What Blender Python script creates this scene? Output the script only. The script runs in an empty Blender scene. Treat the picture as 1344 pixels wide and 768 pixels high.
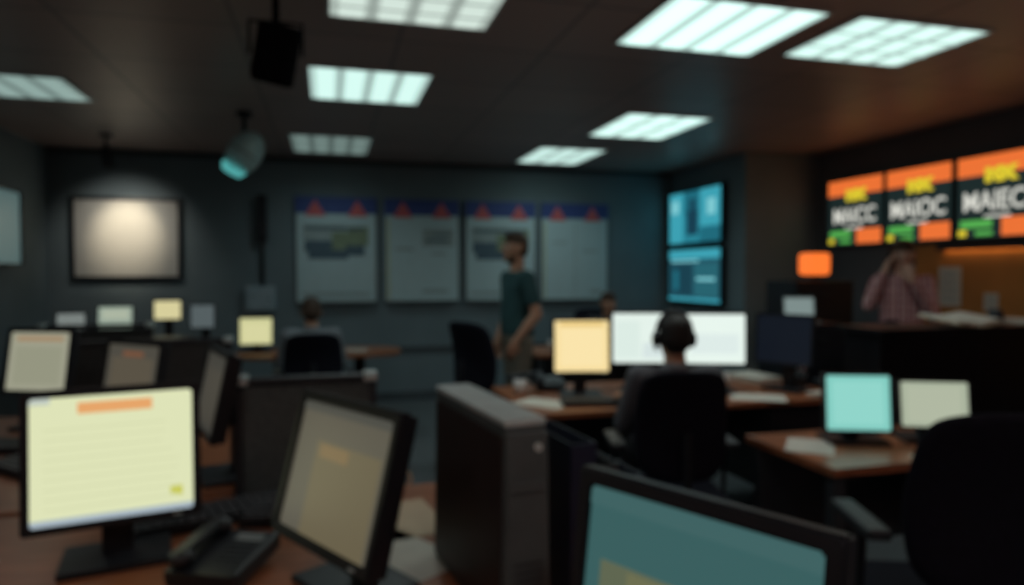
import bpy, bmesh, math, random
import numpy as np
from mathutils import Vector, Matrix, Euler
random.seed(4)
SHARP = False
sc = bpy.context.scene
COL = sc.collection

# ---------------------------------------------------------------- colours / materials
def lin(v):
    v = v/255.0
    return v/12.92 if v <= 0.04045 else ((v+0.055)/1.055)**2.4
def C(r, g, b): return (lin(r), lin(g), lin(b), 1)
_m = {}
def mat(name, col, rough=0.6, metal=0.0, var=0.12, scale=12.0, emit=None, es=0.0, spec=0.5):
    if name in _m: return _m[name]
    m = bpy.data.materials.new(name); m.use_nodes = True
    nt = m.node_tree; p = nt.nodes['Principled BSDF']
    p.inputs['Roughness'].default_value = rough
    p.inputs['Metallic'].default_value = metal
    p.inputs['Specular IOR Level'].default_value = spec
    tc = nt.nodes.new('ShaderNodeTexCoord'); nz = nt.nodes.new('ShaderNodeTexNoise')
    nz.inputs['Scale'].default_value = scale; nz.inputs['Detail'].default_value = 3
    nt.links.new(tc.outputs['Object'], nz.inputs['Vector'])
    rp = nt.nodes.new('ShaderNodeValToRGB')
    rp.color_ramp.elements[0].position = 0.3; rp.color_ramp.elements[1].position = 0.7
    a = tuple(min(1, x*(1-var)) for x in col[:3])+(1,)
    b = tuple(min(1, x*(1+var)) for x in col[:3])+(1,)
    rp.color_ramp.elements[0].color = a; rp.color_ramp.elements[1].color = b
    nt.links.new(nz.outputs['Fac'], rp.inputs['Fac'])
    nt.links.new(rp.outputs['Color'], p.inputs['Base Color'])
    if emit is not None:
        p.inputs['Emission Color'].default_value = emit
        p.inputs['Emission Strength'].default_value = es
    _m[name] = m
    return m
def glow(name, col, s=1.0):
    """a lit display colour: dark glass that emits its picture"""
    return mat(name, (0.01, 0.01, 0.01, 1), 0.35, emit=col, es=s)
def wood(name, c1, c2, rough=0.32):
    m = bpy.data.materials.new(name); m.use_nodes = True
    nt = m.node_tree; p = nt.nodes['Principled BSDF']; p.inputs['Roughness'].default_value = rough
    tc = nt.nodes.new('ShaderNodeTexCoord'); mp = nt.nodes.new('ShaderNodeMapping')
    mp.inputs['Scale'].default_value = (1.2, 14, 14)
    nz = nt.nodes.new('ShaderNodeTexNoise'); nz.inputs['Scale'].default_value = 3; nz.inputs['Detail'].default_value = 6
    nz.inputs['Distortion'].default_value = 1.0
    rp = nt.nodes.new('ShaderNodeValToRGB'); rp.color_ramp.elements[0].color = c1; rp.color_ramp.elements[1].color = c2
    rp.color_ramp.elements[0].position = .3; rp.color_ramp.elements[1].position = .7
    nt.links.new(tc.outputs['Object'], mp.inputs['Vector']); nt.links.new(mp.outputs['Vector'], nz.inputs['Vector'])
    nt.links.new(nz.outputs['Fac'], rp.inputs['Fac']); nt.links.new(rp.outputs['Color'], p.inputs['Base Color'])
    return m
def plaid(name, base, dark, light):
    m = bpy.data.materials.new(name); m.use_nodes = True
    nt = m.node_tree; p = nt.nodes['Principled BSDF']; p.inputs['Roughness'].default_value = .85
    tc = nt.nodes.new('ShaderNodeTexCoord'); last = None
    def wave(d, sc_, thr, col, prev):
        w = nt.nodes.new('ShaderNodeTexWave'); w.bands_direction = d; w.inputs['Scale'].default_value = sc_
        nt.links.new(tc.outputs['Object'], w.inputs['Vector'])
        g = nt.nodes.new('ShaderNodeMath'); g.operation = 'GREATER_THAN'; g.inputs[1].default_value = thr
        nt.links.new(w.outputs['Fac'], g.inputs[0])
        mx = nt.nodes.new('ShaderNodeMix'); mx.data_type = 'RGBA'; mx.inputs[7].default_value = col
        if prev is None: mx.inputs[6].default_value = base
        else: nt.links.new(prev, mx.inputs[6])
        nt.links.new(g.outputs[0], mx.inputs[0]); return mx.outputs[2]
    o = wave('X', 5, .6, dark, None); o = wave('Z', 5, .6, dark, o); o = wave('X', 9, .93, light, o)
    nt.links.new(o, p.inputs['Base Color']); return m
def ceiling_mat():
    m = bpy.data.materials.new('ceiling_tiles'); m.use_nodes = True
    nt = m.node_tree; p = nt.nodes['Principled BSDF']; p.inputs['Roughness'].default_value = .42
    tc = nt.nodes.new('ShaderNodeTexCoord')
    br = nt.nodes.new('ShaderNodeTexBrick'); br.offset = 0
    br.inputs['Scale'].default_value = 1.0; br.inputs['Brick Width'].default_value = .82; br.inputs['Row Height'].default_value = .72
    br.inputs['Mortar Size'].default_value = .014; br.inputs['Mortar Smooth'].default_value = .3
    br.inputs['Color1'].default_value = (.45, .335, .31, 1); br.inputs['Color2'].default_value = (.38, .295, .275, 1)
    br.inputs['Mortar'].default_value = (.25, .20, .19, 1)
    nt.links.new(tc.outputs['Object'], br.inputs['Vector'])
    nt.links.new(br.outputs['Color'], p.inputs['Base Color'])
    bp = nt.nodes.new('ShaderNodeBump'); bp.inputs['Strength'].default_value = .25; bp.inputs['Distance'].default_value = .01
    bp.invert = True
    nt.links.new(br.outputs['Fac'], bp.inputs['Height']); nt.links.new(bp.outputs['Normal'], p.inputs['Normal'])
    return m

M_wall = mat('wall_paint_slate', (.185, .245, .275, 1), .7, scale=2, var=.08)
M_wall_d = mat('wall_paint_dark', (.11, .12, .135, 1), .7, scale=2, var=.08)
M_orange = mat('wall_paint_ochre', (.50, .21, .05, 1), .7, scale=3)
M_trim = mat('trim_paint', (.08, .10, .115, 1), .5)
M_floor = mat('carpet', (.105, .122, .13, 1), .95, scale=60, var=.35)
M_ceil = ceiling_mat()
M_black = mat('black_plastic', (.012, .015, .021, 1), .45)
M_blk2 = mat('charcoal_plastic', (.030, .037, .046, 1), .5)
M_fabric = mat('black_fabric', (.007, .008, .016, 1), .9, scale=80, var=.3, spec=.2)
M_grey = mat('grey_plastic', (.19, .225, .235, 1), .45)
M_lgrey = mat('light_grey_plastic', (.52, .64, .65, 1), .4)
M_metal = mat('brushed_metal', (.35, .36, .37, 1), .35, .8)
M_part = mat('partition_fabric', (.085, .108, .112, 1), .9, scale=60, var=.2)
M_partd = mat('partition_fabric_dark', (.052, .058, .06, 1), .9, scale=60, var=.2)
M_paper = mat('paper', (.66, .65, .58, 1), .8, var=.04)
M_cream = mat('cream_paper', (.62, .50, .35, 1), .8, var=.04)
M_key = mat('key_plastic', (.055, .06, .068, 1), .5)
M_wood = wood('desk_wood', (.24, .085, .038, 1), (.42, .165, .08, 1))
M_counter = mat('black_laminate', (.007, .008, .012, 1), .4, spec=.3)
M_navy = mat('navy_vinyl', (.015, .022, .05, 1), .4)
M_white = mat('white_ceramic', (.7, .7, .68, 1), .3)
M_board = mat('whiteboard_sheet', (.54, .70, .74, 1), .5, var=.03)
M_projscreen = mat('projection_cloth', (.60, .60, .57, 1), .8, var=.02)

# ---------------------------------------------------------------- mesh helpers
def root(name, loc=(0, 0, 0), rz=0.0):
    e = bpy.data.objects.new(name, None); e.empty_display_size = .1
    e.location = loc; e.rotation_euler = (0, 0, math.radians(rz)); COL.objects.link(e); return e
def link(name, me, m=None, parent=None, loc=(0, 0, 0), rot=(0, 0, 0), smooth=False):
    o = bpy.data.objects.new(name, me); COL.objects.link(o)
    o.location = loc; o.rotation_euler = [math.radians(a) for a in rot]
    if m is not None:
        me.materials.clear(); me.materials.append(m)
    if parent is not None: o.parent = parent
    if smooth:
        for f in me.polygons: f.use_smooth = True
    return o
def box(name, size, loc, m, parent=None, bev=0.0, rot=(0, 0, 0), seg=2, top=None):
    bm = bmesh.new(); bmesh.ops.create_cube(bm, size=1)
    for v in bm.verts:
        if top is not None and v.co.z > 0: v.co.x *= top[0]; v.co.y *= top[1]
        v.co.x *= size[0]; v.co.y *= size[1]; v.co.z *= size[2]
    if bev > 0: bmesh.ops.bevel(bm, geom=bm.edges[:], offset=bev, segments=seg, profile=.7, affect='EDGES')
    me = bpy.data.meshes.new(name); bm.to_mesh(me); bm.free()
    return link(name, me, m, parent, loc, rot, smooth=False)
def cyl(name, r, h, loc, m, parent=None, rot=(0, 0, 0), r2=None, seg=24, bev=0.0):
    bm = bmesh.new(); bmesh.ops.create_cone(bm, cap_ends=True, segments=seg, radius1=r, radius2=r if r2 is None else r2, depth=h)
    if bev > 0:
        es = [e for e in bm.edges if abs(e.verts[0].co.z-e.verts[1].co.z) < 1e-5]
        bmesh.ops.bevel(bm, geom=es, offset=bev, segments=2, affect='EDGES')
    me = bpy.data.meshes.new(name); bm.to_mesh(me); bm.free()
    o = link(name, me, m, parent, loc, rot)
    for f in me.polygons: f.use_smooth = len(f.vertices) == 4
    return o
def ell(name, r, loc, m, parent=None, rot=(0, 0, 0), seg=20):
    bm = bmesh.new(); bmesh.ops.create_uvsphere(bm, u_segments=seg, v_segments=seg//2+2, radius=1)
    for v in bm.verts: v.co = Vector((v.co.x*r[0], v.co.y*r[1], v.co.z*r[2]))
    me = bpy.data.meshes.new(name); bm.to_mesh(me); bm.free()
    return link(name, me, m, parent, loc, rot, smooth=True)
def tube(name, pts, r, m, parent=None, cyclic=False):
    cu = bpy.data.curves.new(name, 'CURVE'); cu.dimensions = '3D'; cu.bevel_depth = r; cu.bevel_resolution = 3
    sp = cu.splines.new('POLY'); sp.points.add(len(pts)-1)
    for p, q in zip(sp.points, pts): p.co = (*q, 1)
    sp.use_cyclic_u = cyclic; cu.use_fill_caps = True
    o = bpy.data.objects.new(name, cu); COL.objects.link(o); cu.materials.append(m)
    if parent is not None: o.parent = parent
    return o
def ring_frame(name, w, h, t, d, loc, m, parent, rot=(0, 0, 0), bev=.004):
    """rectangular frame in XZ plane (outer w x h, bar t, depth d)"""
    bm = bmesh.new()
    o = [(-w/2, -h/2), (w/2, -h/2), (w/2, h/2), (-w/2, h/2)]
    i = [(-w/2+t, -h/2+t), (w/2-t, -h/2+t), (w/2-t, h/2-t), (-w/2+t, h/2-t)]
    V = {}
    for k, y in enumerate((-d/2, d/2)):
        V['o', k] = [bm.verts.new((a, y, b)) for a, b in o]; V['i', k] = [bm.verts.new((a, y, b)) for a, b in i]
    for j in range(4):
        n = (j+1) % 4
        bm.faces.new([V['o', 0][j], V['o', 0][n], V['i', 0][n], V['i', 0][j]])
        bm.faces.new([V['o', 1][n], V['o', 1][j], V['i', 1][j], V['i', 1][n]])
        bm.faces.new([V['o', 0][n], V['o', 0][j], V['o', 1][j], V['o', 1][n]])
        bm.faces.new([V['i', 0][j], V['i', 0][n], V['i', 1][n], V['i', 1][j]])
    bmesh.ops.recalc_face_normals(bm, faces=bm.faces[:])
    if bev: bmesh.ops.bevel(bm, geom=bm.edges[:], offset=bev, segments=2, affect='EDGES')
    me = bpy.data.meshes.new(name); bm.to_mesh(me); bm.free()
    return link(name, me, m, parent, loc, rot)
def sheet(name, w, h, cx, cz, y, m, parent, t=.001):
    return box(name, (w, t, h), (cx, y, cz), m, parent)
def text(name, s, size, loc, m, parent, ext=.002, bold=.0, sx=1.0):
    cu = bpy.data.curves.new(name, 'FONT'); cu.body = s; cu.size = size; cu.align_x = 'CENTER'; cu.align_y = 'CENTER'
    cu.extrude = ext; cu.offset = bold
    o = bpy.data.objects.new(name, cu); COL.objects.link(o); cu.materials.append(m)
    o.parent = parent; o.location = loc; o.rotation_euler = (math.pi/2, 0, 0); o.scale = (sx, 1, 1)
    return o
def lamp(name, kind, energy, color, loc, parent, size=.08, angle=150, target=None):
    ld = bpy.data.lights.new(name, kind); ld.energy = energy; ld.color = color; ld.shadow_soft_size = size
    if kind == 'SPOT': ld.spot_size = math.radians(angle); ld.spot_blend = 1
    lo = bpy.data.objects.new(name, ld); COL.objects.link(lo); lo.parent = parent; lo.location = loc
    if target is not None: lo.rotation_euler = Vector(target).to_track_quat('-Z', 'Y').to_euler()
    return lo

# ---------------------------------------------------------------- room
CH = 2.70
box('floor', (8.4, 11.4, .1), (1.2, 2.3, -.05), M_floor)
box('ceiling', (8.4, 11.4, .1), (1.2, 2.3, CH+.05), M_ceil)
box('wall_back', (8.4, .1, CH), (1.2, 7.85, CH/2), M_wall)
box('wall_left', (.1, 11.3, CH), (-2.75, 2.2, CH/2), M_wall)
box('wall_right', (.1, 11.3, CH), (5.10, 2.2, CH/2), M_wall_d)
box('wall_front', (8.4, .1, CH), (1.2, -3.35, CH/2), M_wall)
box('wall_pier', (.88, 1.6, CH), (4.61, 7.0, CH/2), M_wall)
box('trim_ochre_panel', (.03, 2.6, 1.2), (5.035, 3.6, 1.09), M_orange)
box('baseboard_back', (6.85, .03, .1), (.74, 7.785, .05), M_trim, bev=.006)
box('baseboard_left', (.03, 10.8, .1), (-2.685, 2.2, .05), M_trim, bev=.006)
box('baseboard_right', (.03, 9.2, .1), (5.035, 1.5, .05), M_trim, bev=.006)
box('trim_chair_rail', (6.85, .03, .05), (.74, 7.785, .59), M_trim, bev=.008)
box('trim_cornice', (6.85, .04, .06), (.74, 7.78, CH-.03), M_trim, bev=.008)

# ---------------------------------------------------------------- ceiling troffers
M_tfr = mat('troffer_enamel', (.6, .62, .6, 1), .35)
def troffer(x0, x1, y0, y1, s, nb, nc, watt=14, tint=(.70, 1.0, .92, 1), lc=(.80, 1, 1)):
    w, d = x1-x0, y1-y0
    e = root('ceiling_light', ((x0+x1)/2, (y0+y1)/2, CH))
    ring_frame('frame', w, d, .018, .012, (0, 0, -.006), M_tfr, e, rot=(90, 0, 0), bev=.002)
    g = glow('troffer_tube_%.2f' % s, tint, s)
    gd = glow('troffer_reflector_glow_%.2f' % s, tint, s*.64)  # reflector and louvre brightness is painted in as their own emission
    gb = glow('troffer_louvre_glow_%.2f' % s, tint, s*.42)
    box('reflector', (w-.034, d-.034, .006), (0, 0, -.005), gd, e)
    iw = (w-.05)/nb
    for i in range(nb):
        box('tube_%d' % i, (iw*.62, d-.05, .006), (-w/2+.025+iw*(i+.5), 0, -.010), g, e, bev=.002)
        if i: box('rib_%d' % i, (.024, d-.04, .006), (-w/2+.025+iw*i, 0, -.012), gb, e)
    for j in range(1, nc):
        box('blade_%d' % j, (w-.04, .014, .006), (0, -d/2+d*j/nc, -.014), gb, e)
    if watt: lamp('tube_light', 'SPOT', watt*1.22, lc, (0, 0, -.05), e, .1, 165)
WL = (.95, 1, .96)
troffer(0.0, .80, 2.78, 3.46, .78, 4, 4, 14, (.84, 1, .90, 1), WL)
troffer(1.50, 2.35, 2.78, 3.47, 1.35, 4, 1, 14, lc=WL)
troffer(2.50, 3.33, 2.78, 3.41, 1.10, 4, 3, 12, lc=WL)
troffer(-.12, .66, 4.30, 5.10, .98, 4, 1, 15)
troffer(2.26, 3.02, 4.92, 5.82, 1.2, 3, 3, 15)
troffer(2.03, 2.77, 6.47, 7.42, .9, 3, 3, 10)
troffer(-.34, .42, 6.45, 7.38, .22, 4, 3, 9)
troffer(-2.42, -1.62, 4.98, 5.62, .38, 4, 1, 9, lc=WL)
troffer(-1.9, -1.1, .9, 1.6, .6, 4, 1, 9, lc=WL)  # this and the next two: unseen fixtures, added for fill light
troffer(0.0, .80, -.6, .1, .6, 4, 1, 15, lc=WL)
troffer(2.5, 3.3, -.6, .1, .6, 4, 1, 6, lc=WL)
# made-up standing uplighters, unseen behind the camera, added to warm and brighten the ceiling
def uplight(x, y, P, col):
    e = root('added_uplighter', (x, y, 0))
    cyl('base', .14, .025, (0, 0, .0125), M_black, e, bev=.005); cyl('pole', .012, 1.7, (0, 0, .87), M_black, e)
    cyl('bowl', .05, .1, (0, 0, 1.76), M_black, e, r2=.16)
    cyl('bulb', .03, .05, (0, 0, 1.835), glow('uplight_bulb', (1, .6, .4, 1), 3), e)
    lamp('uplight_beam', 'SPOT', P, col, (0, 0, 1.90), e, .06, 165, (0, .1, 1))
uplight(-1.6, -.9, 95, (1, .68, .58)); uplight(1.1, -1.0, 135, (1, .62, .51)); uplight(3.9, -.4, 90, (1, .58, .44))

# ---------------------------------------------------------------- screens & displays
def monitor(loc, th, w, h, zc, bg, items=(), tilt=6, name='computer_monitor', s=1.0, bez=.018, zdesk=.74, base=True, body=None, key=''):
    """loc = xy of screen centre, faces local -Y"""
    body = body or M_black
    e = root(name, (loc[0], loc[1], zdesk), th)
    zz = zc-zdesk
    head = bpy.data.objects.new('panel', None); COL.objects.link(head); head.parent = e
    head.location = (0, 0, zz); head.rotation_euler = (math.radians(-tilt), 0, 0)
    W, H = w+2*bez, h+2*bez
    ring_frame('bezel', W, H, bez, .03, (0, 0, 0), body, head)
    box('rear_shell', (W-.01, .03, H-.01), (0, .022, 0), body, head, bev=.01)
    box('rear_bulge', (W*.6, .035, H*.6), (0, .05, 0), body, head, bev=.014)
    sheet('screen', w+.002, h+.002, 0, 0, -.004, glow('lit_%s' % key, bg, s), head, t=.006)
    for i, (u0, v0, u1, v1, c) in enumerate(items):
        sheet('window_%d' % i, (u1-u0)*w, (v1-v0)*h, ((u0+u1)/2-.5)*w, ((v0+v1)/2-.5)*h, -.0078-.0006*i,
              glow('lit_%s_%d' % (key, i), c, s), head, t=.0012)
    box('power_led', (.02, .004, .004), (W*.36, -.016, -H/2+bez*.5), M_lgrey, head)
    if base:
        box('neck', (.07, .035, zz), (0, .075, zz/2), body, e, bev=.008)
        box('foot_plate', (.24, .19, .016), (0, .045, .009), body, e, bev=.007)
    return e
def rows(n, u0, u1, v0, v1, c, th=.35):
    o = []
    for i in range(n):
        a = v0+(v1-v0)*i/n; o.append((u0, a, u1-random.random()*.15*(u1-u0), a+(v1-v0)/n*th, c))
    return o
bgy = C(222, 227, 184)
monitor((-.500, 1.83), 12, .34, .295, 1.01, bgy,
        [(.0, .0, 1, .05, C(165, 180, 190)), (.28, .86, .74, .95, C(230, 165, 105)), (.85, .12, .93, .2, C(200, 202, 90)),
         (.0, .95, .12, 1, C(190, 200, 190))] + rows(9, .08, .92, .12, .82, C(212, 217, 174), .2), 5, key='m1', bez=.018)
monitor((.015, 1.55), -60, .365, .29, 1.0, C(96, 92, 80),
        [(.25, .0, .95, .72, C(110, 101, 78)), (.30, .6, .62, .7, C(130, 110, 78)), (0, .93, 1, 1, C(80, 80, 74))], 15, key='m2', bez=.024, s=.85)
monitor((.475, .83), -62, .36, .28, .978, C(56, 94, 94),
        [(.08, .0, .60, .62, C(94, 102, 80)), (.22, .5, .4, .6, C(108, 110, 80)), (.0, .9, 1, 1, C(62, 98, 98))], 8, key='m3', bez=.025)
monitor((-.385, 2.53), -72, .34, .255, 1.04, C(60, 59, 54), [(.2, .1, .9, .8, C(66, 63, 56))], 12, key='m6', bez=.02)
monitor((-.80, 3.18), -42, .33, .27, 1.01, C(76, 73, 65), [(.1, .1, .9, .8, C(88, 81, 68)), (.3, .82, .7, .9, C(118, 80, 58))], 10, key='m5')
monitor((-1.26, 3.52), -22, .29, .26, 1.05, C(156, 156, 136), [(.1, .85, .9, .93, C(160, 132, 100)), (.1, .1, .9, .75, C(148, 149, 128))], 10, key='m4')
monitor((1.40, 3.66), -13, .31, .29, 1.03, C(247, 222, 160), [(.1, .1, .9, .85, C(250, 228, 172)), (.1, .9, .9, .96, C(225, 190, 110))], 4, key='ma', bez=.014)
monitor((1.79, 3.68), -16, .35, .29, 1.065, C(228, 242, 234), [(.05, .1, .45, .85, C(220, 236, 228)), (.5, .1, .95, .4, C(214, 228, 226))], 2, key='mb', bez=.012)
monitor((2.20, 3.57), -20, .35, .29, 1.06, C(232, 246, 238), [(.1, .2, .9, .6, C(222, 236, 232))], 2, key='mc', bez=.012)
monitor((2.64, 3.52), -62, .33, .28, 1.05, C(14, 20, 30), [], 4, key='md', bez=.014)
monitor((2.12, 2.35), -20, .255, .225, .91, C(130, 203, 192), [(.1, .1, .9, .9, C(144, 213, 202))], 6, key='me', bez=.012)
monitor((2.44, 2.28), -24, .26, .185, .90, C(168, 178, 156), [(.1, .1, .9, .9, C(176, 184, 162))], 8, key='mf', bez=.01)
monitor((-.62, 6.45), -2, .27, .23, .93, C(205, 205, 152), [(.1, .1, .9, .8, C(214, 212, 160))], 4, key='mg', bez=.01)
monitor((-1.80, 6.68), 5, .26, .22, 1.04, C(148, 164, 150), [(.1, .5, .9, .9, C(170, 180, 160))], 8, key='mh', bez=.012)
monitor((-1.37, 6.62), 5, .21, .16, 1.12, C(214, 206, 155), [], 3, key='mi', bez=.012)
monitor((-2.12, 6.6), 20, .2, .2, 1.0, C(120, 128, 125), [], 3, key='mj', bez=.012)
monitor((-1.08, 6.6), -10, .2, .2, 1.06, C(84, 94, 96), [], 3, key='mk', bez=.012)

def wall_tv(loc, th, w, h, bg, items, key, s=1.0):
    e = root('wall_television', loc, th)
    ring_frame('bezel', w+.04, h+.04, .02, .05, (0, 0, 0), M_black, e)
    box('rear_shell', (w+.02, .03, h+.02), (0, .02, 0), M_black, e, bev=.006)
    box('wall_bracket', (.3, .03, .3), (0, .045, 0), M_black, e)
    sheet('screen', w+.002, h+.002, 0, 0, -.006, glow('tv_%s' % key, bg, s), e, t=.006)
    for i, (u0, v0, u1, v1, c) in enumerate(items):
        sheet('picture_%d' % i, (u1-u0)*w, (v1-v0)*h, ((u0+u1)/2-.5)*w, ((v0+v1)/2-.5)*h, -.0098-.0006*i, glow('tv_%s_%d' % (key, i), c, s), e, t=.0012)
    return e
T1, T2, T3, T4 = C(60, 160, 178), C(30, 105, 122), C(22, 60, 78), C(125, 200, 208)
wall_tv((4.105, 7.10, 2.10), -90, 1.15, .60, C(40, 128, 146),
        [(.0, .0, .28, 1, T1), (.62, .3, 1, 1, T1), (.3, .55, .6, 1, T2), (.36, .15, .58, .62, T3), (.42, .6, .53, .85, T3), (.62, .0, 1, .28, T2),
         (.75, .5, .9, .8, T4), (.05, .6, .2, .85, T4)], 'up')
wall_tv((4.105, 7.10, 1.42), -90, 1.15, .60, C(34, 84, 98),
        [(.0, .82, 1, 1, T1), (.05, .1, .48, .72, C(24, 62, 76)), (.52, .1, .95, .72, C(38, 98, 110)), (.05, .76, .6, .8, T4), (.1, .2, .2, .6, T2), (.56, .4, .9, .46, T4), (0, 0, 1, .06, T1)], 'dn')
wall_tv((-2.63, 6.42, 1.84), 90, 1.1, .62, C(90, 118, 118), [(.1, .1, .6, .9, C(104, 132, 130))], 'left', .6)

# ---------------------------------------------------------------- three lit signs
G_or, G_ye, G_gr, G_wh = glow('sign_orange', C(236, 114, 52), 1.0), glow('sign_yellow', C(225, 205, 50), .95), glow('sign_green', C(90, 185, 85), .85), glow('sign_white', C(220, 220, 210), .9)
G_bk = glow('sign_dark', C(28, 42, 42), .9)
def sign(y, wd, big, z=2.045, dx=0):
    w, h = wd, .66
    e = root('lit_sign', (5.0, y, z), -90)
    box('casing', (w, .07, h), (0, .0, 0), M_black, e, bev=.008)
    sheet('face', w-.03, h-.02, 0, 0, -.037, G_bk, e, .003)
    sheet('header_band', w-.03, .15, 0, h/2-.085, -.040, G_or, e, .003)
    text('header_text', 'MX', .13, (.02, -.044, h/2-.17), G_ye, e, bold=.014, sx=1.2)
    text('title_text', big, .21, (dx, -.042, -.04), G_wh, e, bold=.003, sx=.86)
    sheet('strap_line', w*.3, .018, .0, -.155, -.040, G_wh, e, .003)
    sheet('footer_orange', w*.42, .14, w*.26, -h/2+.09, -.040, G_or, e, .003)
    sheet('footer_green', w*.38, .06, -w*.25, -h/2+.12, -.040, G_gr, e, .003)
    sheet('footer_yellow', w*.10, .05, -w*.41, -h/2+.05, -.042, G_ye, e, .003)
    sheet('footer_green_tail', w*.2, .035, -w*.15, -h/2+.045, -.042, G_gr, e, .003)
sign(5.58, .73, 'MAICC'); sign(4.84, .70, 'MAIOC'); sign(4.10, .72, 'MAIECC', dx=.03)
sl = root('added_strip_lamp', (5.0, 3.9, 1.665))  # made-up strip lamp, added below the signs to warm the ochre wall
box('housing', (.06, 1.5, .03), (0, 0, .01), M_black, sl, bev=.005)
box('reflector_lip', (.006, 1.5, .035), (-.032, 0, -.012), M_black, sl)
box('diffuser', (.03, 1.4, .006), (0.01, 0, -.008), glow('warm_strip', (1, .52, .2, 1), 7.0), sl)

# ---------------------------------------------------------------- chart boards on back wall
M_bh = mat('board_header_blue', (.05, .09, .30, 1), .6)
M_red = mat('board_peak_red', (.70, .16, .18, 1), .6)
M_ink = mat('board_ink', (.10, .16, .21, 1), .7); M_ink2 = mat('board_ink_green', (.26, .33, .22, 1), .7)
M_ink3 = mat('board_faint', (.38, .47, .48, 1), .7); M_yl = mat('board_yellow_line', (.6, .58, .25, 1), .7)
def tri(name, w, h, x, z, y, m, parent):
    bm = bmesh.new(); a = [bm.verts.new((x+p, y, z+q)) for p, q in ((-w/2, 0), (w/2, 0), (0, h))]
    b = [bm.verts.new((v.co.x, y+.003, v.co.z)) for v in a]
    bm.faces.new(a); bm.faces.new(b[::-1])
    for i in range(3): bm.faces.new([a[(i+1) % 3], a[i], b[i], b[(i+1) % 3]])
    me = bpy.data.meshes.new(name); bm.to_mesh(me); bm.free(); return link(name, me, m, parent)
def board(x0, x1, kind):
    w = x1-x0; h = 1.16; e = root('planning_board', ((x0+x1)/2, 7.77, 1.70))
    box('backing', (w, .03, h), (0, 0, 0), M_grey, e, bev=.005)
    sheet('sheet', w-.03, h-.2, 0, -.085, -.017, M_board, e, .004)
    sheet('header', w, .18, 0, h/2-.09, -.018, M_bh, e, .004)
    box('pen_tray', (w*.9, .05, .015), (0, -.03, -h/2+.01), M_grey, e, bev=.004)
    for k in (-.22, .22): tri('peak', .22, .18, k*w/.85, h/2-.21, -.0225, M_red, e)
    y = -.0205
    if kind == 1:
        L = [(-.36, .10, .1, .28, M_ink3), (-.34, -.02, .0, .1, M_ink), (-.3, -.1, .12, .02, M_ink), (-.05, .0, .22, .2, M_ink2), (.12, .05, .34, .26, M_ink2), (-.34, .22, .3, .25, M_ink), (.1, -.06, .3, .05, M_ink), (-.36, -.5, .36, -.47, M_ink3)]
    elif kind == 2:
        L = [(.0, .05, .36, .25, M_ink3), (.05, .1, .3, .13, M_ink), (.12, .18, .33, .2, M_ink), (.1, -.05, .28, -.02, M_ink3), (-.3, .0, -.1, .03, M_ink3), (-.39, -.55, -.375, .35, M_yl), (.0, -.48, .3, -.44, M_ink3)]
    else:
        L = [(.0, -.55, .01, .35, M_ink3), (-.3, .1, -.1, .12, M_ink3), (.1, .0, .3, .02, M_ink3), (-.39, -.55, -.375, .35, M_yl), (.2, -.5, .36, -.46, M_ink3)]
    for i, (a, b, c, d, m) in enumerate(L):
        sheet('drawing_%d' % i, c-a, d-b, (a+c)/2, (b+d)/2, y-.0007*i, m, e, .0015)
board(-.337, .532, 1); board(.615, 1.464, 2); board(1.536, 2.38, 1); board(2.448, 3.306, 3)

ps = root('projection_screen', (-1.975, 7.77, 1.80))
ring_frame('frame', 1.02, .84, .035, .04, (0, 0, 0), M_black, ps)
box('cloth', (.98, .02, .80), (0, .005, 0), M_projscreen, ps)
sp = root('track_spotlight', (-1.93, 6.95, CH))
cyl('ceiling_plate', .06, .02, (0, 0, -.01), M_black, sp)
cyl('stem', .012, .14, (0, 0, -.08), M_black, sp)
cyl('lamp_can', .055, .16, (0, .03, -.2), M_black, sp, rot=(46, 0, 0), r2=.04)
lamp('spot_beam', 'SPOT', 34, (1, .84, .60), (0, .10, -.32), sp, .03, 52, Vector((-.04, .71, -.50)))
lamp('spot_spill', 'SPOT', 14, (1, .92, .80), (0, .10, -.32), sp, .03, 96, Vector((-.04, .71, -.56)))

jb = root('wall_control_box', (-.70, 7.76, 1.17))
M_jb = mat('control_box_enamel', (.36, .46, .52, 1), .5)
box('cabinet', (.30, .08, .27), (0, 0, 0), M_jb, jb, bev=.01)
box('door_panel', (.26, .01, .23), (0, -.043, 0), M_jb, jb, bev=.003)
cyl('latch', .012, .02, (.1, -.05, 0), M_black, jb, rot=(90, 0, 0))
cyl('conduit', .018, .75, (.03, 0, .5), M_black, jb)
box('speaker_column', (.1, .09, .5), (.03, -.01, .86), M_black, jb, bev=.012)

M_spk = mat('speaker_black', (.004, .004, .006, 1), .9, spec=.1)
hs = root('ceiling_speaker', (-.21, 3.17, CH))
cyl('ceiling_plate', .05, .02, (0, 0, -.01), M_spk, hs)
cyl('drop_pole', .016, .14, (0, 0, -.08), M_spk, hs)
tube('yoke', [(-.11, 0, -.30), (-.11, 0, -.16), (.11, 0, -.16), (.11, 0, -.30)], .008, M_spk, hs)
box('cabinet', (.17, .15, .25), (0, 0, -.30), M_spk, hs, bev=.02, rot=(14, 8, 12))
box('grille', (.145, .01, .22), (-.012, -.079, -.315), M_spk, hs, bev=.004, rot=(14, 8, 12))
pj = root('ceiling_camera', (-.62, 5.72, CH))
cyl('ceiling_plate', .06, .03, (0, 0, -.015), M_black, pj)
cyl('stem', .018, .16, (.0, 0, -.10), M_black, pj)
M_pod = mat('pod_shell', (.56, .78, .80, 1), .3)
ell('pod_body', (.13, .14, .19), (0, 0, -.32), M_pod, pj, rot=(10, 32, 0), seg=32)
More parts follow.
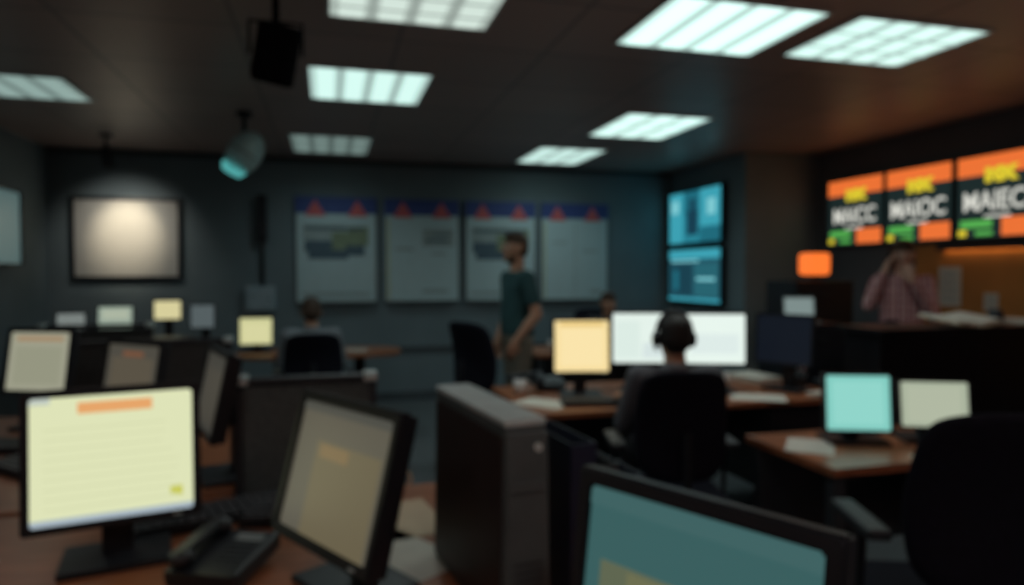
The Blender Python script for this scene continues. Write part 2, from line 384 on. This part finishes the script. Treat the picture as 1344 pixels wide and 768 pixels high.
tube('seam', [(.135*math.cos(a)*math.cos(math.radians(32)), .145*math.sin(a), -.32-.135*math.cos(a)*math.sin(math.radians(32))) for a in np.linspace(0, 2*math.pi, 32, endpoint=False)], .004, M_grey, pj, True)
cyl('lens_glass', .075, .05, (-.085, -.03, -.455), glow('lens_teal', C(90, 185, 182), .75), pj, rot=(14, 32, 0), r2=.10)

# ---------------------------------------------------------------- desks
def desk(name, x0, x1, y0, y1, z=.74, modesty='back', m=None):
    w, d = x1-x0, y1-y0; e = root(name, ((x0+x1)/2, (y0+y1)/2, 0)); m = m or M_wood
    box('top', (w, d, .032), (0, 0, z-.016), m, e, bev=.006)
    for i, (sx, sy) in enumerate(((-1, -1), (1, -1), (-1, 1), (1, 1))):
        box('leg_%d' % (i+1), (.05, .05, z-.032), (sx*(w/2-.05), sy*(d/2-.05), (z-.032)/2), M_blk2, e, bev=.006)
    yy = (d/2-.06) if modesty == 'back' else -(d/2-.03)
    box('modesty_panel', (w-.16, .018, .45), (0, yy, z-.27), M_blk2, e)
    box('drawer_unit', (.38, d*.75, .52), (w/2-.29, 0, z-.30), M_blk2, e, bev=.008)
    for k in range(3): box('drawer_front_%d' % k, (.36, .012, .15), (w/2-.29, -d*.375-.007, z-.13-.17*k), M_black, e, bev=.004)
    return e
desk('office_desk', -1.7, .86, .45, 2.28)
desk('office_desk', -1.95, -.30, 2.32, 3.88)
desk('office_desk', .98, 2.92, 3.26, 4.12)
desk('office_desk', 1.76, 3.1, 2.06, 2.60)
desk('office_desk', -2.45, -.95, 6.35, 7.05)
desk('office_desk', 1.75, 3.5, 5.65, 6.3)
ot = root('meeting_table', (-.07, 6.42, 0))
bm = bmesh.new(); n = 48
ring = [((.72*math.copysign(abs(math.cos(a))**.7, math.cos(a))), (.36*math.copysign(abs(math.sin(a))**.7, math.sin(a)))) for a in [2*math.pi*i/n for i in range(n)]]
vb = [bm.verts.new((x, y, -.015)) for x, y in ring]; vt = [bm.verts.new((x, y, .015)) for x, y in ring]
bm.faces.new(vt); bm.faces.new(vb[::-1])
for i in range(n): bm.faces.new([vb[i], vb[(i+1) % n], vt[(i+1) % n], vt[i]])
me = bpy.data.meshes.new('top'); bm.to_mesh(me); bm.free(); link('top', me, M_wood, ot, (0, 0, .725))
cyl('pedestal_1', .05, .68, (-.35, 0, .37), M_blk2, ot); cyl('pedestal_2', .05, .68, (.35, 0, .37), M_blk2, ot)
box('foot_1', (.08, .5, .04), (-.35, 0, .02), M_blk2, ot, bev=.01); box('foot_2', (.08, .5, .04), (.35, 0, .02), M_blk2, ot, bev=.01)

def partition(x0, x1, y, h, m):
    e = root('desk_partition', ((x0+x1)/2, y, 0)); w = x1-x0
    box('fabric_panel', (w-.02, .04, h-.03), (0, 0, (h-.03)/2), m, e, bev=.004)
    box('top_cap', (w, .055, .025), (0, 0, h-.0125), M_blk2, e, bev=.006)
    for k in (-1, 1):
        box('end_post', (.025, .055, h-.01), (k*(w/2-.0125), 0, (h-.01)/2), M_blk2, e, bev=.006)
        box('corner_cap', (.045, .07, .03), (k*(w/2-.02), 0, h-.008), M_lgrey, e, bev=.008)
partition(-.30, .16, 2.42, 1.10, M_part)
partition(-1.3, -.5, 3.95, 1.10, M_partd)
partition(-1.75, -1.1, 4.9, 1.12, M_partd)

ct = root('service_counter', (4.0, 3.30, 0))
box('front_panel', (2.0, .28, 1.10), (0, 0, .55), M_counter, ct, bev=.005)
box('top_slab', (2.06, .36, .035), (0, 0, 1.1175), M_counter, ct, bev=.008)
for i in range(4): box('panel_joint_%d' % i, (.006, .004, 1.0), (-.8+.5*i, -.142, .55), M_black, ct)
box('kick_board', (1.96, .26, .06), (0, -.02, .03), M_black, ct)

def cabinet(name, x0, x1, y0, y1, h, nd):
    e = root(name, ((x0+x1)/2, (y0+y1)/2, 0)); w, d = x1-x0, y1-y0
    box('carcass', (w, d, h), (0, 0, h/2), M_black, e, bev=.006)
    dh = (h-.06)/nd
    for i in range(nd):
        box('drawer_%d' % i, (w-.03, .015, dh-.015), (0, -d/2-.007, .03+dh*(i+.5)), M_black, e, bev=.004)
        box('handle_%d' % i, (.12, .02, .012), (0, -d/2-.022, .03+dh*(i+.75)), M_blk2, e, bev=.003)
cabinet('filing_cabinet', 3.80, 4.38, 4.92, 5.32, 1.38, 4)
cabinet('filing_cabinet', 3.36, 3.84, 4.4, 4.80, 1.06, 3)

ol = root('table_lamp', (4.06, 5.02, 1.38))
cyl('lamp_foot', .06, .012, (0, 0, .006), M_black, ol); cyl('lamp_stem', .01, .05, (0, 0, .03), M_black, ol)
box('shade', (.20, .18, .19), (0, 0, .145), glow('lamp_orange', (1, .19, .03, 1), 1.1), ol, bev=.045, seg=4)
box('shade_rim', (.12, .1, .008), (0, 0, .245), M_black, ol, bev=.002)

# ---------------------------------------------------------------- office chairs  (sitter faces local +Y)
def chair(loc, rz, top=1.05, w=.46, seat=.47, armx=.045):
    e = root('office_chair', (loc[0], loc[1], 0), rz)
    bm = bmesh.new(); nx, nz = 10, 10; z0 = seat+.08; g = []
    for k in range(2):
        gg = []
        for j in range(nz+1):
            t = j/nz; row = []
            ww = w/2*(1-.10*abs(t-.45)*2)*(1-.35*max(0, t-.85)/.15*.4)*(1-.3*max(0, .12-t)/.12)
            for i in range(nx+1):
                u = i/nx*2-1
                y = -.235+.05*u*u+.045*math.sin(t*math.pi)-.06*t+(-.045 if k else 0)
                row.append(bm.verts.new((u*ww, y, z0+t*(top-z0)-(.03*u**4 if t > .9 else 0))))
            gg.append(row)
        g.append(gg)
    for k in range(2):
        for j in range(nz):
            for i in range(nx):
                f = [g[k][j][i], g[k][j][i+1], g[k][j+1][i+1], g[k][j+1][i]]
                bm.faces.new(f if k == 1 else f[::-1])
    for j in range(nz):
        bm.faces.new([g[0][j][0], g[0][j+1][0], g[1][j+1][0], g[1][j][0]]); bm.faces.new([g[0][j+1][nx], g[0][j][nx], g[1][j][nx], g[1][j+1][nx]])
    for i in range(nx):
        bm.faces.new([g[0][0][i+1], g[0][0][i], g[1][0][i], g[1][0][i+1]]); bm.faces.new([g[0][nz][i], g[0][nz][i+1], g[1][nz][i+1], g[1][nz][i]])
    bmesh.ops.recalc_face_normals(bm, faces=bm.faces[:])
    me = bpy.data.meshes.new('backrest'); bm.to_mesh(me); bm.free()
    o = link('backrest', me, M_fabric, e, smooth=True); md = o.modifiers.new('s', 'SUBSURF'); md.levels = md.render_levels = 1
    box('seat_cushion', (w+.02, .46, .08), (0, 0, seat-.04), M_fabric, e, bev=.035, seg=4)
    box('seat_pan', (w*.7, .34, .03), (0, 0, seat-.09), M_black, e, bev=.01)
    tube('back_spine', [(0, -.10, seat-.1), (0, -.30, seat-.08), (0, -.32, seat+.1), (0, -.31, seat+.3)], .02, M_black, e)
    for s in (-1, 1):
        x = s*(w/2+armx)
        tube('arm_support_%d' % (s+1), [(s*w*.35, .0, seat-.09), (x, .0, seat-.06), (x, -.02, seat+.19)], .014, M_black, e)
        box('arm_pad_%d' % (s+1), (.065, .27, .03), (x, .0, seat+.205), M_blk2, e, bev=.013, seg=3)
    cyl('gas_lift', .028, seat-.2, (0, 0, (seat-.2)/2+.1), M_blk2, e); cyl('hub', .045, .06, (0, 0, .11), M_black, e)
    for i in range(5):
        a = 2*math.pi*i/5+.3; c_, s_ = math.cos(a), math.sin(a)
        box('spoke_%d' % i, (.27, .04, .03), (c_*.15, s_*.15, .09), M_black, e, bev=.008, rot=(0, 6, math.degrees(a)))
        cyl('caster_%d' % i, .028, .04, (c_*.28, s_*.28, .028), M_black, e, rot=(90, 0, math.degrees(a)))
    return e
chair((1.53, 2.86), -14, 1.04, .42)
chair((1.75, 1.51), -20, 1.12, .56, .54, .02)
chair((-.11, 5.62), 0, 1.0, .45)
chair((1.13, 4.60), -64, 1.13, .46, .56)
chair((3.32, 3.82), 60, 1.14, .44)
chair((2.80, 6.78), 180, 1.06, .46)

# ---------------------------------------------------------------- desk clutter
def keyboard(x, y, rz, z=.74, m=None, km=None):
    e = root('computer_keyboard', (x, y, z), rz)
    box('case', (.43, .15, .018), (0, 0, .013), m or M_black, e, bev=.005, rot=(3, 0, 0))
    bm = bmesh.new()
    for r in range(5):
        for c in range(15):
            mt = Matrix.Translation((-.196+c*.028, -.056+r*.027, .026+r*.0013)) @ Matrix.Diagonal((.023, .022, .008, 1))
            bmesh.ops.create_cube(bm, size=1, matrix=mt)
    me = bpy.data.meshes.new('keys'); bm.to_mesh(me); bm.free(); link('keys', me, km or M_key, e)
def mouse(x, y, rz, z=.74):
    e = root('computer_mouse', (x, y, z), rz)
    ell('shell', (.032, .055, .02), (0, 0, .020), M_black, e); cyl('wheel', .008, .006, (0, .03, .036), M_grey, e, rot=(0, 90, 0))
def paper(x, y, rz, z=.74, w=.21, h=.297, n=1, m=None):
    e = root('paper_sheet' if n == 1 else 'paper_stack', (x, y, z), rz)
    for i in range(n):
        box('sheet_%d' % i, (w, h, .0015 if n == 1 else .006), (0, 0, (.0012 if n == 1 else .0035)+.0065*i), m or M_paper, e, rot=(0, 0, random.uniform(-5, 5) if i else 0))
def phone(x, y, rz, z=.74):
    e = root('desk_telephone', (x, y, z), rz)
    box('base', (.18, .2, .04), (0, 0, .034), M_black, e, bev=.012, rot=(8, 0, 0))
    box('handset_bar', (.035, .15, .022), (-.06, 0, .082), M_black, e, bev=.01, rot=(8, 0, 0))
    ell('earpiece', (.03, .03, .02), (-.06, .075, .082), M_black, e); ell('mouthpiece', (.03, .03, .02), (-.06, -.075, .062), M_black, e)
    box('display', (.07, .03, .004), (.03, .06, .062), M_grey, e, rot=(8, 0, 0))
    for r in range(4):
        for c in range(3): box('button', (.014, .01, .006), (.01+c*.022, .025-r*.02, .058-r*.003), M_blk2, e, rot=(8, 0, 0))
def mug(x, y, z=.74, m=None):
    e = root('coffee_mug', (x, y, z)); m = m or M_white
    cyl('body', .038, .09, (0, 0, .045), m, e, bev=.004)
    cyl('coffee', .033, .002, (0, 0, .0905), M_blk2, e)
    tube('handle', [(.036+.028*math.sin(a), 0, .045+.028*math.cos(a)) for a in np.linspace(0, math.pi, 9)], .005, m, e)
def pen_cup(x, y, z=.74):
    e = root('pen_holder', (x, y, z)); cyl('cup', .036, .10, (0, 0, .05), M_blk2, e, bev=.003)
    for i in range(5):
        a = i*1.3; cyl('pen_%d' % i, .004, .15, (.016*math.cos(a), .016*math.sin(a), .115), (M_navy, M_red, M_lgrey)[i % 3], e, rot=(8*math.sin(a), 8*math.cos(a), 0), seg=8)
keyboard(-.33, 2.10, 20)
phone(-.24, 1.72, -25)
keyboard(-.02, 2.04, -10)
keyboard(-.15, 1.25, -30); mouse(.14, 1.22, 0)
paper(.165, 1.70, 32, w=.22); paper(.20, 1.96, 10, m=M_cream)
mug(.19, 2.20, m=M_cream)
paper(-.95, 1.42, 12, n=3); paper(-1.3, 1.75, -8, n=4); paper(-.95, 2.0, 30)
paper(-.42, 1.60, 3, w=.08, h=.06, m=mat('sticky_note', (.6, .55, .12, 1), .8))
keyboard(-1.25, 3.15, -20); paper(-.6, 2.55, 10); paper(-1.7, 3.6, 12, n=3); mug(-1.62, 3.3)
phone(-1.6, 2.75, 20); keyboard(-1.0, 2.75, -45)
keyboard(1.42, 3.42, -10, m=M_black); keyboard(1.90, 3.42, -8, m=M_lgrey, km=M_grey)
paper(1.13, 3.52, 40, m=M_paper); paper(2.36, 3.37, 60); paper(2.72, 3.95, 10, n=5); paper(2.78, 3.32, 85, w=.1, h=.2, n=3)
mug(2.40, 3.80); phone(1.3, 3.95, -10); mug(1.08, 3.82); pen_cup(2.84, 3.62); pen_cup(2.05, 3.92)
paper(1.90, 2.36, -40, w=.18, h=.25); paper(2.27, 2.12, -75, w=.08, h=.2); paper(2.8, 2.3, 10, n=4); pen_cup(2.62, 2.45)
mug(2.0, 6.0); paper(2.3, 5.85, 20); paper(3.1, 6.0, 5, n=5); mug(3.38, 5.85)
paper(-.1, 6.5, 10); paper(.25, 6.4, 60, w=.15, h=.2)
paper(-1.55, 6.45, 5, n=3); mug(-1.2, 6.42)
pr = root('desktop_printer', (-1.23, 5.75, .0))
box('stand', (.5, .45, .70), (0, 0, .35), M_blk2, pr, bev=.01)
box('body', (.42, .38, .24), (0, 0, .83), M_black, pr, bev=.025, seg=3)
box('paper_tray', (.3, .14, .012), (0, -.24, .78), M_blk2, pr, bev=.003); box('output_slot', (.3, .01, .05), (0, -.192, .83), M_blk2, pr)
box('control_strip', (.3, .05, .01), (0, -.13, .953), M_grey, pr, bev=.002)
ob = root('open_binder', (3.68, 3.27, 1.135), 8)
box('cover_left', (.2, .27, .006), (-.1, 0, .025), M_cream, ob, rot=(8, 6, 0), bev=.001)
box('cover_right', (.2, .27, .006), (.1, 0, .025), M_cream, ob, rot=(8, -6, 0), bev=.001)
box('pages_left', (.185, .25, .016), (-.098, 0, .038), M_paper, ob, rot=(8, 6, 0), bev=.002)
box('pages_right', (.185, .25, .016), (.098, 0, .038), M_paper, ob, rot=(8, -6, 0), bev=.002)
mug(3.97, 3.28, 1.135, M_blk2); paper(4.2, 3.28, 15, z=1.135, n=4)
lp = root('laptop', (3.58, 4.56, 1.062), -25)
box('base', (.24, .18, .016), (0, 0, .008), M_grey, lp, bev=.004); box('keyboard_deck', (.2, .09, .003), (0, .01, .017), M_black, lp)
box('lid', (.24, .01, .19), (0, .10, .105), M_grey, lp, bev=.003, rot=(-12, 0, 0)); box('screen', (.215, .003, .165), (0, .092, .105), glow('laptop_glow', C(132, 150, 148), .85), lp, rot=(-12, 0, 0))
for (y, z, w, h) in ((4.55, 1.335, .21, .33), (4.18, 1.22, .12, .14)):
    e = root('wall_notice', (5.012, y, z), -90); box('sheet', (w, .004, h), (0, 0, 0), M_paper, e)
    for i in range(4): box('text_line_%d' % i, (w*.7, .002, h*.05), (0, -.003, h*(.3-.2*i)), M_ink3, e)

pc = root('computer_tower', (.335, 1.48, .74), 8)
M_tside = mat('tower_side_brown', (.022, .013, .014, 1), .5)
M_tgrey = mat('tower_grey', (.082, .108, .114, 1), .5)
box('chassis', (.098, .45, .42), (0, 0, .21), M_tgrey, pc, bev=.008, top=(.86, 1))
box('side_panel', (.006, .43, .38), (-.0465, 0, .205), M_tside, pc, bev=.002, rot=(0, .9, 0))
box('top_cap', (.088, .455, .014), (0, 0, .421), M_lgrey, pc, bev=.006)
box('front_bezel', (.094, .02, .40), (0, -.228, .205), M_tgrey, pc, bev=.006, top=(.90, 1))
box('drive_bay', (.07, .006, .022), (0, -.240, .30), M_tgrey, pc, bev=.002)
cyl('power_button', .008, .008, (.02, -.240, .375), M_lgrey, pc, rot=(90, 0, 0))
for i in range(5): box('vent_%d' % i, (.06, .004, .004), (0, -.239, .09+.015*i), M_blk2, pc)
def binder(x, y, rz, m, h=.33):
    e = root('ring_binder', (x, y, .74), rz)
    box('cover_left', (.004, .27, h), (-.026, 0, h/2), m, e, bev=.001); box('cover_right', (.004, .27, h), (.026, 0, h/2), m, e, bev=.001)
    box('spine', (.056, .004, h), (0, -.135, h/2), m, e, bev=.001); box('pages', (.042, .22, h-.03), (0, .01, h/2-.012), M_blk2, e)
    box('spine_label', (.014, .002, .24), (.008, -.138, h*.5), M_paper, e); cyl('finger_hole', .012, .003, (0, -.138, .04), M_metal, e, rot=(90, 0, 0))
binder(.475, 1.40, 6, M_navy, .37); binder(.54, 1.44, 6, M_blk2, .31); binder(.605, 1.45, 6, M_navy, .28)

# ---------------------------------------------------------------- people
def icos(c, r):
    out = []; n = 10
    for i in range(n+1):
        ph = math.pi*i/n
        k = 1 if i in (0, n) else 14
        for j in range(k):
            a = 2*math.pi*j/k
            out.append((c[0]+r[0]*math.sin(ph)*math.cos(a), c[1]+r[1]*math.sin(ph)*math.sin(a), c[2]+r[2]*math.cos(ph)))
    return out
def R3(r): return tuple(r) if hasattr(r, '__len__') else (r, r, r)
def V(*a): return Vector(a)
class Fig:
    def __init__(s): s.p = []
    def add(s, tag, *nodes): s.p.append((tag, [(Vector(c), R3(r)) for c, r in nodes]))
    def hand(s, w, d, nrm, thumb, curl=.35):
        d = d.normalized(); nrm = (nrm-d*nrm.dot(d)).normalized(); lat = d.cross(nrm)*thumb
        s.add('skin', (w, .026), (w+d*.03+lat*.022, .017), (w+d*.03-lat*.02, .017), (w+d*.088+lat*.028, .0135), (w+d*.083-lat*.03, .0125))
        for i, L in enumerate((.072, .08, .074, .058)):
            p = w+d*(.09-.003*i*i*.4)+lat*(.030-.0205*i)
            for k in range(3):
                a = curl*(k+.6)+.05*i; q = p+(d*math.cos(a)+nrm*math.sin(a)+lat*(.10-.07*i))*L*(.44, .32, .24)[k]
                s.add('skin', (p, .0098-.0008*k), (q, .009-.0008*k)); p = q
        p = w+d*.028+lat*.024; q = p+(lat*.75+d*.6+nrm*.3).normalized()*.04; r = q+(lat*.25+d*.85+nrm*.45).normalized()*.032
        s.add('skin', (p, .014), (q, .0115)); s.add('skin', (q, .0112), (r, .0095))
def person(name, loc, rz, J, mats, head=(0, 0), sleeve=1.0, beard=False, longhair=False, hands=None, headset=False, phone_hand=None):
    f = Fig(); g = lambda k: Vector(J[k])
    che, bel, pel, hd = g('che'), g('bel'), g('pel'), g('hd')
    f.add('shirt', (che, (.168, .112, .125)), (bel, (.15, .112, .085)))
    f.add('shirt', (bel, (.15, .112, .085)), (pel+V(0, 0, .03), (.168, .125, .075)))
    T = che+V(0, 0, .10)
    f.add('shirt', (T, (.10, .08, .05)), (che, (.15, .10, .10)))
    f.add('skin', (T+V(0, 0, .0), .058), (hd+V(0, .02, -.07), .052))
    f.add('collar', (T+V(0, .0, .045), (.066, .066, .016)), (T+V(0, .008, .065), (.061, .061, .012)))
    f.add('pants', (pel, (.160, .118, .085)), (pel+V(0, 0, -.04), (.155, .112, .07)))
    for s, k in ((1, 'L'), (-1, 'R')):
        sh, elb, wr = g('sh'+k), g('el'+k), g('wr'+k)
        f.add('shirt', (T+V(s*.05, 0, .0), (.07, .07, .045)), (sh, .060))
        f.add('shirt', (che+V(s*.09, 0, .02), (.07, .09, .08)), (sh, .058))
        m_ = sh.lerp(elb, .62 if sleeve < 1 else 1.0)
        f.add('shirt', (sh, .061), (m_, .054 if sleeve < 1 else .047))
        if sleeve < 1:
            f.add('skin', (sh.lerp(elb, .5), .045), (elb, .040)); f.add('skin', (elb, .041), (elb.lerp(wr, .35), .041)); f.add('skin', (elb.lerp(wr, .3), .041), (wr, .027))
        else:
            q = elb.lerp(wr, .9); f.add('shirt', (elb, .046), (q, .034)); f.add('skin', (elb.lerp(wr, .8), .027), (wr, .026))
        hp, kn, an = g('hip'+k), g('kn'+k), g('an'+k)
        f.add('pants', (pel+V(s*.05, 0, -.01), (.10, .11, .08)), (hp, .092)); f.add('pants', (hp, .092), (kn, .062))
        f.add('pants', (kn, .062), (kn.lerp(an, .35), .058)); f.add('pants', (kn.lerp(an, .3), .059), (an+V(0, 0, .02), .046))
        f.add('shoe', (an+V(0, .035, -.045), (.036, .038, .04)), (an+V(0, -.08, -.055), (.044, .05, .03)), (an+V(0, -.16, -.062), (.036, .035, .024)), (an+V(0, 0, -.02), (.04, .045, .03)))
        hd_ = (hands or {}).get(k, (V(0, -.2, -1), V(-s, 0, 0), .4))
        f.hand(wr, Vector(hd_[0]), Vector(hd_[1]), hd_[3] if len(hd_) > 3 else s, hd_[2])
    Rh = Euler((math.radians(head[1]), 0, math.radians(head[0]))).to_matrix()
    def H(tag, *nodes): f.add(tag, *[(hd+Rh @ Vector(c), r) for c, r in nodes])
    H('skin', ((0, .015, .022), (.074, .088, .085)), ((0, -.015, -.01), (.067, .072, .075)))
    H('skin', ((0, -.015, -.01), (.065, .07, .07)), ((0, -.035, -.078), (.042, .045, .030)))
    H('skin', ((0, -.082, .018), (.009, .010, .010)), ((0, -.103, -.018), (.014, .012, .011)))
    H('skin', ((-.03, -.072, .030), (.018, .014, .008)), ((.03, -.072, .030), (.018, .014, .008)))
    H('lip', ((-.018, -.080, -.050), (.009, .008, .006)), ((.018, -.080, -.050), (.009, .008, .006)))
    for s in (-1, 1):
        H('skin', ((s*.076, .012, .012), (.009, .018, .016)), ((s*.074, .008, -.022), (.008, .012, .012)))
        H('hair', ((s*.045, -.074, .038), (.008, .008, .004)), ((s*.016, -.084, .040), (.008, .008, .004)))
    H('hair', ((0, .022, .052), (.079, .088, .076)), ((0, .048, -.005), (.075, .064, .065)))
    H('hair', ((0, -.035, .088), (.058, .05, .034)), ((0, .02, .08), (.07, .07, .05)))
    if beard: H('hair', ((-.03, -.030, -.080), (.020, .038, .024)), ((.03, -.030, -.080), (.020, .038, .024)), ((0, -.046, -.092), (.032, .032, .022)))
    if longhair: H('hair', ((0, .06, .0), (.078, .05, .06)), ((0, .075, -.13), (.07, .04, .06)))
    bm = bmesh.new()
    for tag, nodes in f.p:
        pts = []
        for c, r in nodes: pts += icos(c, r)
        vs = [bm.verts.new(p) for p in pts]
        res = bmesh.ops.convex_hull(bm, input=vs)
        dead = [x for x in res['geom_interior'] if isinstance(x, bmesh.types.BMVert)]
        if dead: bmesh.ops.delete(bm, geom=dead, context='VERTS')
    me0 = bpy.data.meshes.new('tmp'); bm.to_mesh(me0); bm.free()
    tmp = bpy.data.objects.new('tmp', me0); COL.objects.link(tmp)
    md = tmp.modifiers.new('r', 'REMESH'); md.mode = 'VOXEL'; md.voxel_size = .0075; md.use_smooth_shade = True
    sm = tmp.modifiers.new('s', 'SMOOTH'); sm.factor = .5; sm.iterations = 2
    dg = bpy.context.evaluated_depsgraph_get(); dg.update()
    me = bpy.data.meshes.new_from_object(tmp.evaluated_get(dg))
    bpy.data.objects.remove(tmp)
    tags = ['skin', 'shirt', 'collar', 'pants', 'shoe', 'hair', 'lip']
    me.materials.clear()
    for t in tags: me.materials.append(mats.get(t, mats['shirt']))
    n = len(me.polygons); cen = np.zeros(n*3); me.polygons.foreach_get('center', cen); cen = cen.reshape(-1, 3)
    best = np.full(n, 1e9); idx = np.zeros(n, int)
    for tag, nodes in f.p:
        ti = tags.index(tag)
        prs = [(nodes[i], nodes[j]) for i in range(len(nodes)) for j in range(i+1, len(nodes))] or [(nodes[0], nodes[0])]
        for (c0, r0), (c1, r1) in prs:
            a = np.array(c0); b = np.array(c1); ab = b-a; L = max(ab@ab, 1e-9)
            t = np.clip(((cen-a)@ab)/L, 0, 1)[:, None]
            rr = np.array(r0)*(1-t)+np.array(r1)*t
            dd = (np.linalg.norm((cen-a-t*ab)/rr, axis=1)-1)*rr.min(axis=1)
            mk = dd < best; best[mk] = dd[mk]; idx[mk] = ti
    me.polygons.foreach_set('material_index', idx.astype(np.int32)); me.polygons.foreach_set('use_smooth', np.ones(n, bool)); me.update()
    e = root(name, loc, rz)
    body = bpy.data.objects.new('body', me); COL.objects.link(body); body.parent = e
    for s in (-1, 1):
        p = hd+Rh @ Vector((s*.031, -.078, .010)); ell('eye', (.0125, .0125, .0095), p, M_eye, e, seg=14)
        p = hd+Rh @ Vector((s*.031, -.0885, .010)); ell('iris', (.0055, .003, .0055), p, M_iris, e, seg=10)
    if headset:
        pts = [hd+Rh @ Vector((.09*math.sin(a), .012, .015+.125*math.cos(a))) for a in np.linspace(-1.6, 1.6, 17)]
        tube('headset_band', pts, .009, M_black, e)
        for s in (-1, 1): ell('ear_cup_%d' % (s+1), (.022, .038, .042), hd+Rh @ Vector((s*.088, .01, .0)), M_black, e)
        tube('microphone_boom', [hd+Rh @ Vector(q) for q in ((.09, 0, -.02), (.08, -.06, -.055), (.045, -.1, -.06))], .004, M_black, e)
    if phone_hand is not None: box('telephone_handset', (.02, .05, .13), phone_hand, M_black, e, bev=.008, rot=(20, 0, 0))
    return e
M_eye = mat('eye_white', (.6, .6, .58, 1), .3); M_iris = mat('iris_brown', (.03, .02, .015, 1), .2)
SK = mat('skin_tan', (.48, .26, .17, 1), .55, var=.06); SK2 = mat('skin_fair', (.56, .34, .26, 1), .55, var=.06)
LIP = mat('lip', (.28, .10, .08, 1), .5); HB = mat('hair_brown', (.06, .033, .02, 1), .6); HD = mat('hair_dark', (.012, .01, .01, 1), .6)
def mset(sk, sh, pa, ha, so=None, col=None):
    return dict(skin=sk, shirt=sh, pants=pa, hair=ha, shoe=so or M_black, lip=LIP, collar=col or sh)
teal = mat('shirt_teal', (.020, .070, .078, 1), .85, scale=30); khaki = mat('trousers_khaki', (.16, .14, .11, 1), .85, scale=30)
stand = dict(hd=(0, -.02, 1.635), che=(0, 0, 1.30), bel=(0, -.015, 1.12), pel=(0, 0, .97), shL=(.185, 0, 1.41), shR=(-.185, 0, 1.41),
             elL=(.245, .05, 1.14), wrL=(.21, -.10, .95), elR=(-.245, .03, 1.13), wrR=(-.19, -.08, .93),
             hipL=(.09, 0, .92), hipR=(-.09, 0, .92), knL=(.10, -.03, .50), knR=(-.10, .02, .50), anL=(.10, .0, .095), anR=(-.11, .06, .095))
person('standing_man', (1.40, 5.04, 0), -82, stand, mset(SK, teal, khaki, HB), head=(2, -2), sleeve=.6, beard=True,
       hands={'L': ((-.1, -.35, -.9), (-1, 0, -.1), .4), 'R': ((.1, -.2, -.95), (1, 0, -.1), .4)})
k = .955
st2 = {a: (b[0]*.88, b[1], b[2]*k) for a, b in stand.items()}
for a in ('hd', 'che', 'bel', 'pel', 'shL', 'shR', 'elL', 'elR', 'wrL', 'wrR', 'hipL', 'hipR'): st2[a] = (st2[a][0], st2[a][1], st2[a][2]+.03)
st2['hd'] = (0, -.03, 1.58)
st2['elR'] = (-.235, -.12, 1.20); st2['wrR'] = (-.135, -.15, 1.455)
st2['elL'] = (.20, -.10, 1.12); st2['wrL'] = (.04, -.22, 1.39)
PL = plaid('shirt_plaid_pink', (.64, .36, .36, 1), (.38, .15, .18, 1), (.74, .62, .61, 1))
jeans = mat('jeans', (.03, .04, .07, 1), .85)
person('standing_woman', (4.26, 4.28, 0), -40, st2, mset(SK2, PL, jeans, HB), head=(0, 6), longhair=True,
       hands={'R': ((.35, .3, .9), (.9, .2, -.2), .25, 1), 'L': ((-.2, .1, .9), (0, 1, .2), .5, 1)}, phone_hand=(-.092, -.04, 1.575))
seat = dict(hd=(0, -.03, 1.125), che=(0, 0, .84), bel=(0, .0, .70), pel=(0, .02, .57), shL=(.18, 0, .945), shR=(-.18, 0, .945),
            elL=(.24, -.08, .70), elR=(-.24, -.08, .70), wrL=(.17, -.31, .795), wrR=(-.17, -.31, .795),
            hipL=(.09, -.02, .56), hipR=(-.09, -.02, .56), knL=(.12, -.44, .53), knR=(-.12, -.44, .53), anL=(.12, -.42, .095), anR=(-.12, -.40, .095))
hs_ = {'L': ((0, -1, -.1), (0, 0, -1), .3, 1), 'R': ((0, -1, -.1), (0, 0, -1), .3, -1)}
shg = mat('shirt_grey', (.11, .12, .14, 1), .85); shl = mat('shirt_pale_blue', (.22, .25, .28, 1), .85); shd = mat('shirt_dark', (.04, .045, .055, 1), .85)
person('seated_operator', (1.63, 2.99, 0), 168, seat, mset(SK, shg, shd, HD, col=shl), head=(0, 2), hands=hs_, headset=True)
person('seated_man', (-.13, 5.76, 0), 180, seat, mset(SK, shl, shd, HB), head=(0, 4), hands=hs_)
person('seated_colleague', (2.82, 6.62, 0), 0, seat, mset(SK, shd, shd, HB), head=(0, 2), hands=hs_)

# ---------------------------------------------------------------- world / camera
w = bpy.data.worlds.new('w'); sc.world = w; w.use_nodes = True
w.node_tree.nodes['Background'].inputs[0].default_value = (.02, .025, .03, 1); w.node_tree.nodes['Background'].inputs[1].default_value = .3
cd = bpy.data.cameras.new('camera'); cam = bpy.data.objects.new('camera', cd); COL.objects.link(cam)
cam.location = (0, 0, 1.45); cam.rotation_euler = (math.radians(90-1.66), 0, math.radians(-15.1))
cd.sensor_width = 36; cd.lens = 24; cd.clip_start = .02
if not SHARP:
    cd.dof.use_dof = True; cd.dof.focus_distance = .15; cd.dof.aperture_fstop = 12.5
sc.camera = cam
try:
    sc.view_settings.view_transform = 'Standard'; sc.view_settings.look = 'None'; sc.view_settings.exposure = 0
except Exception as ex: print(ex)
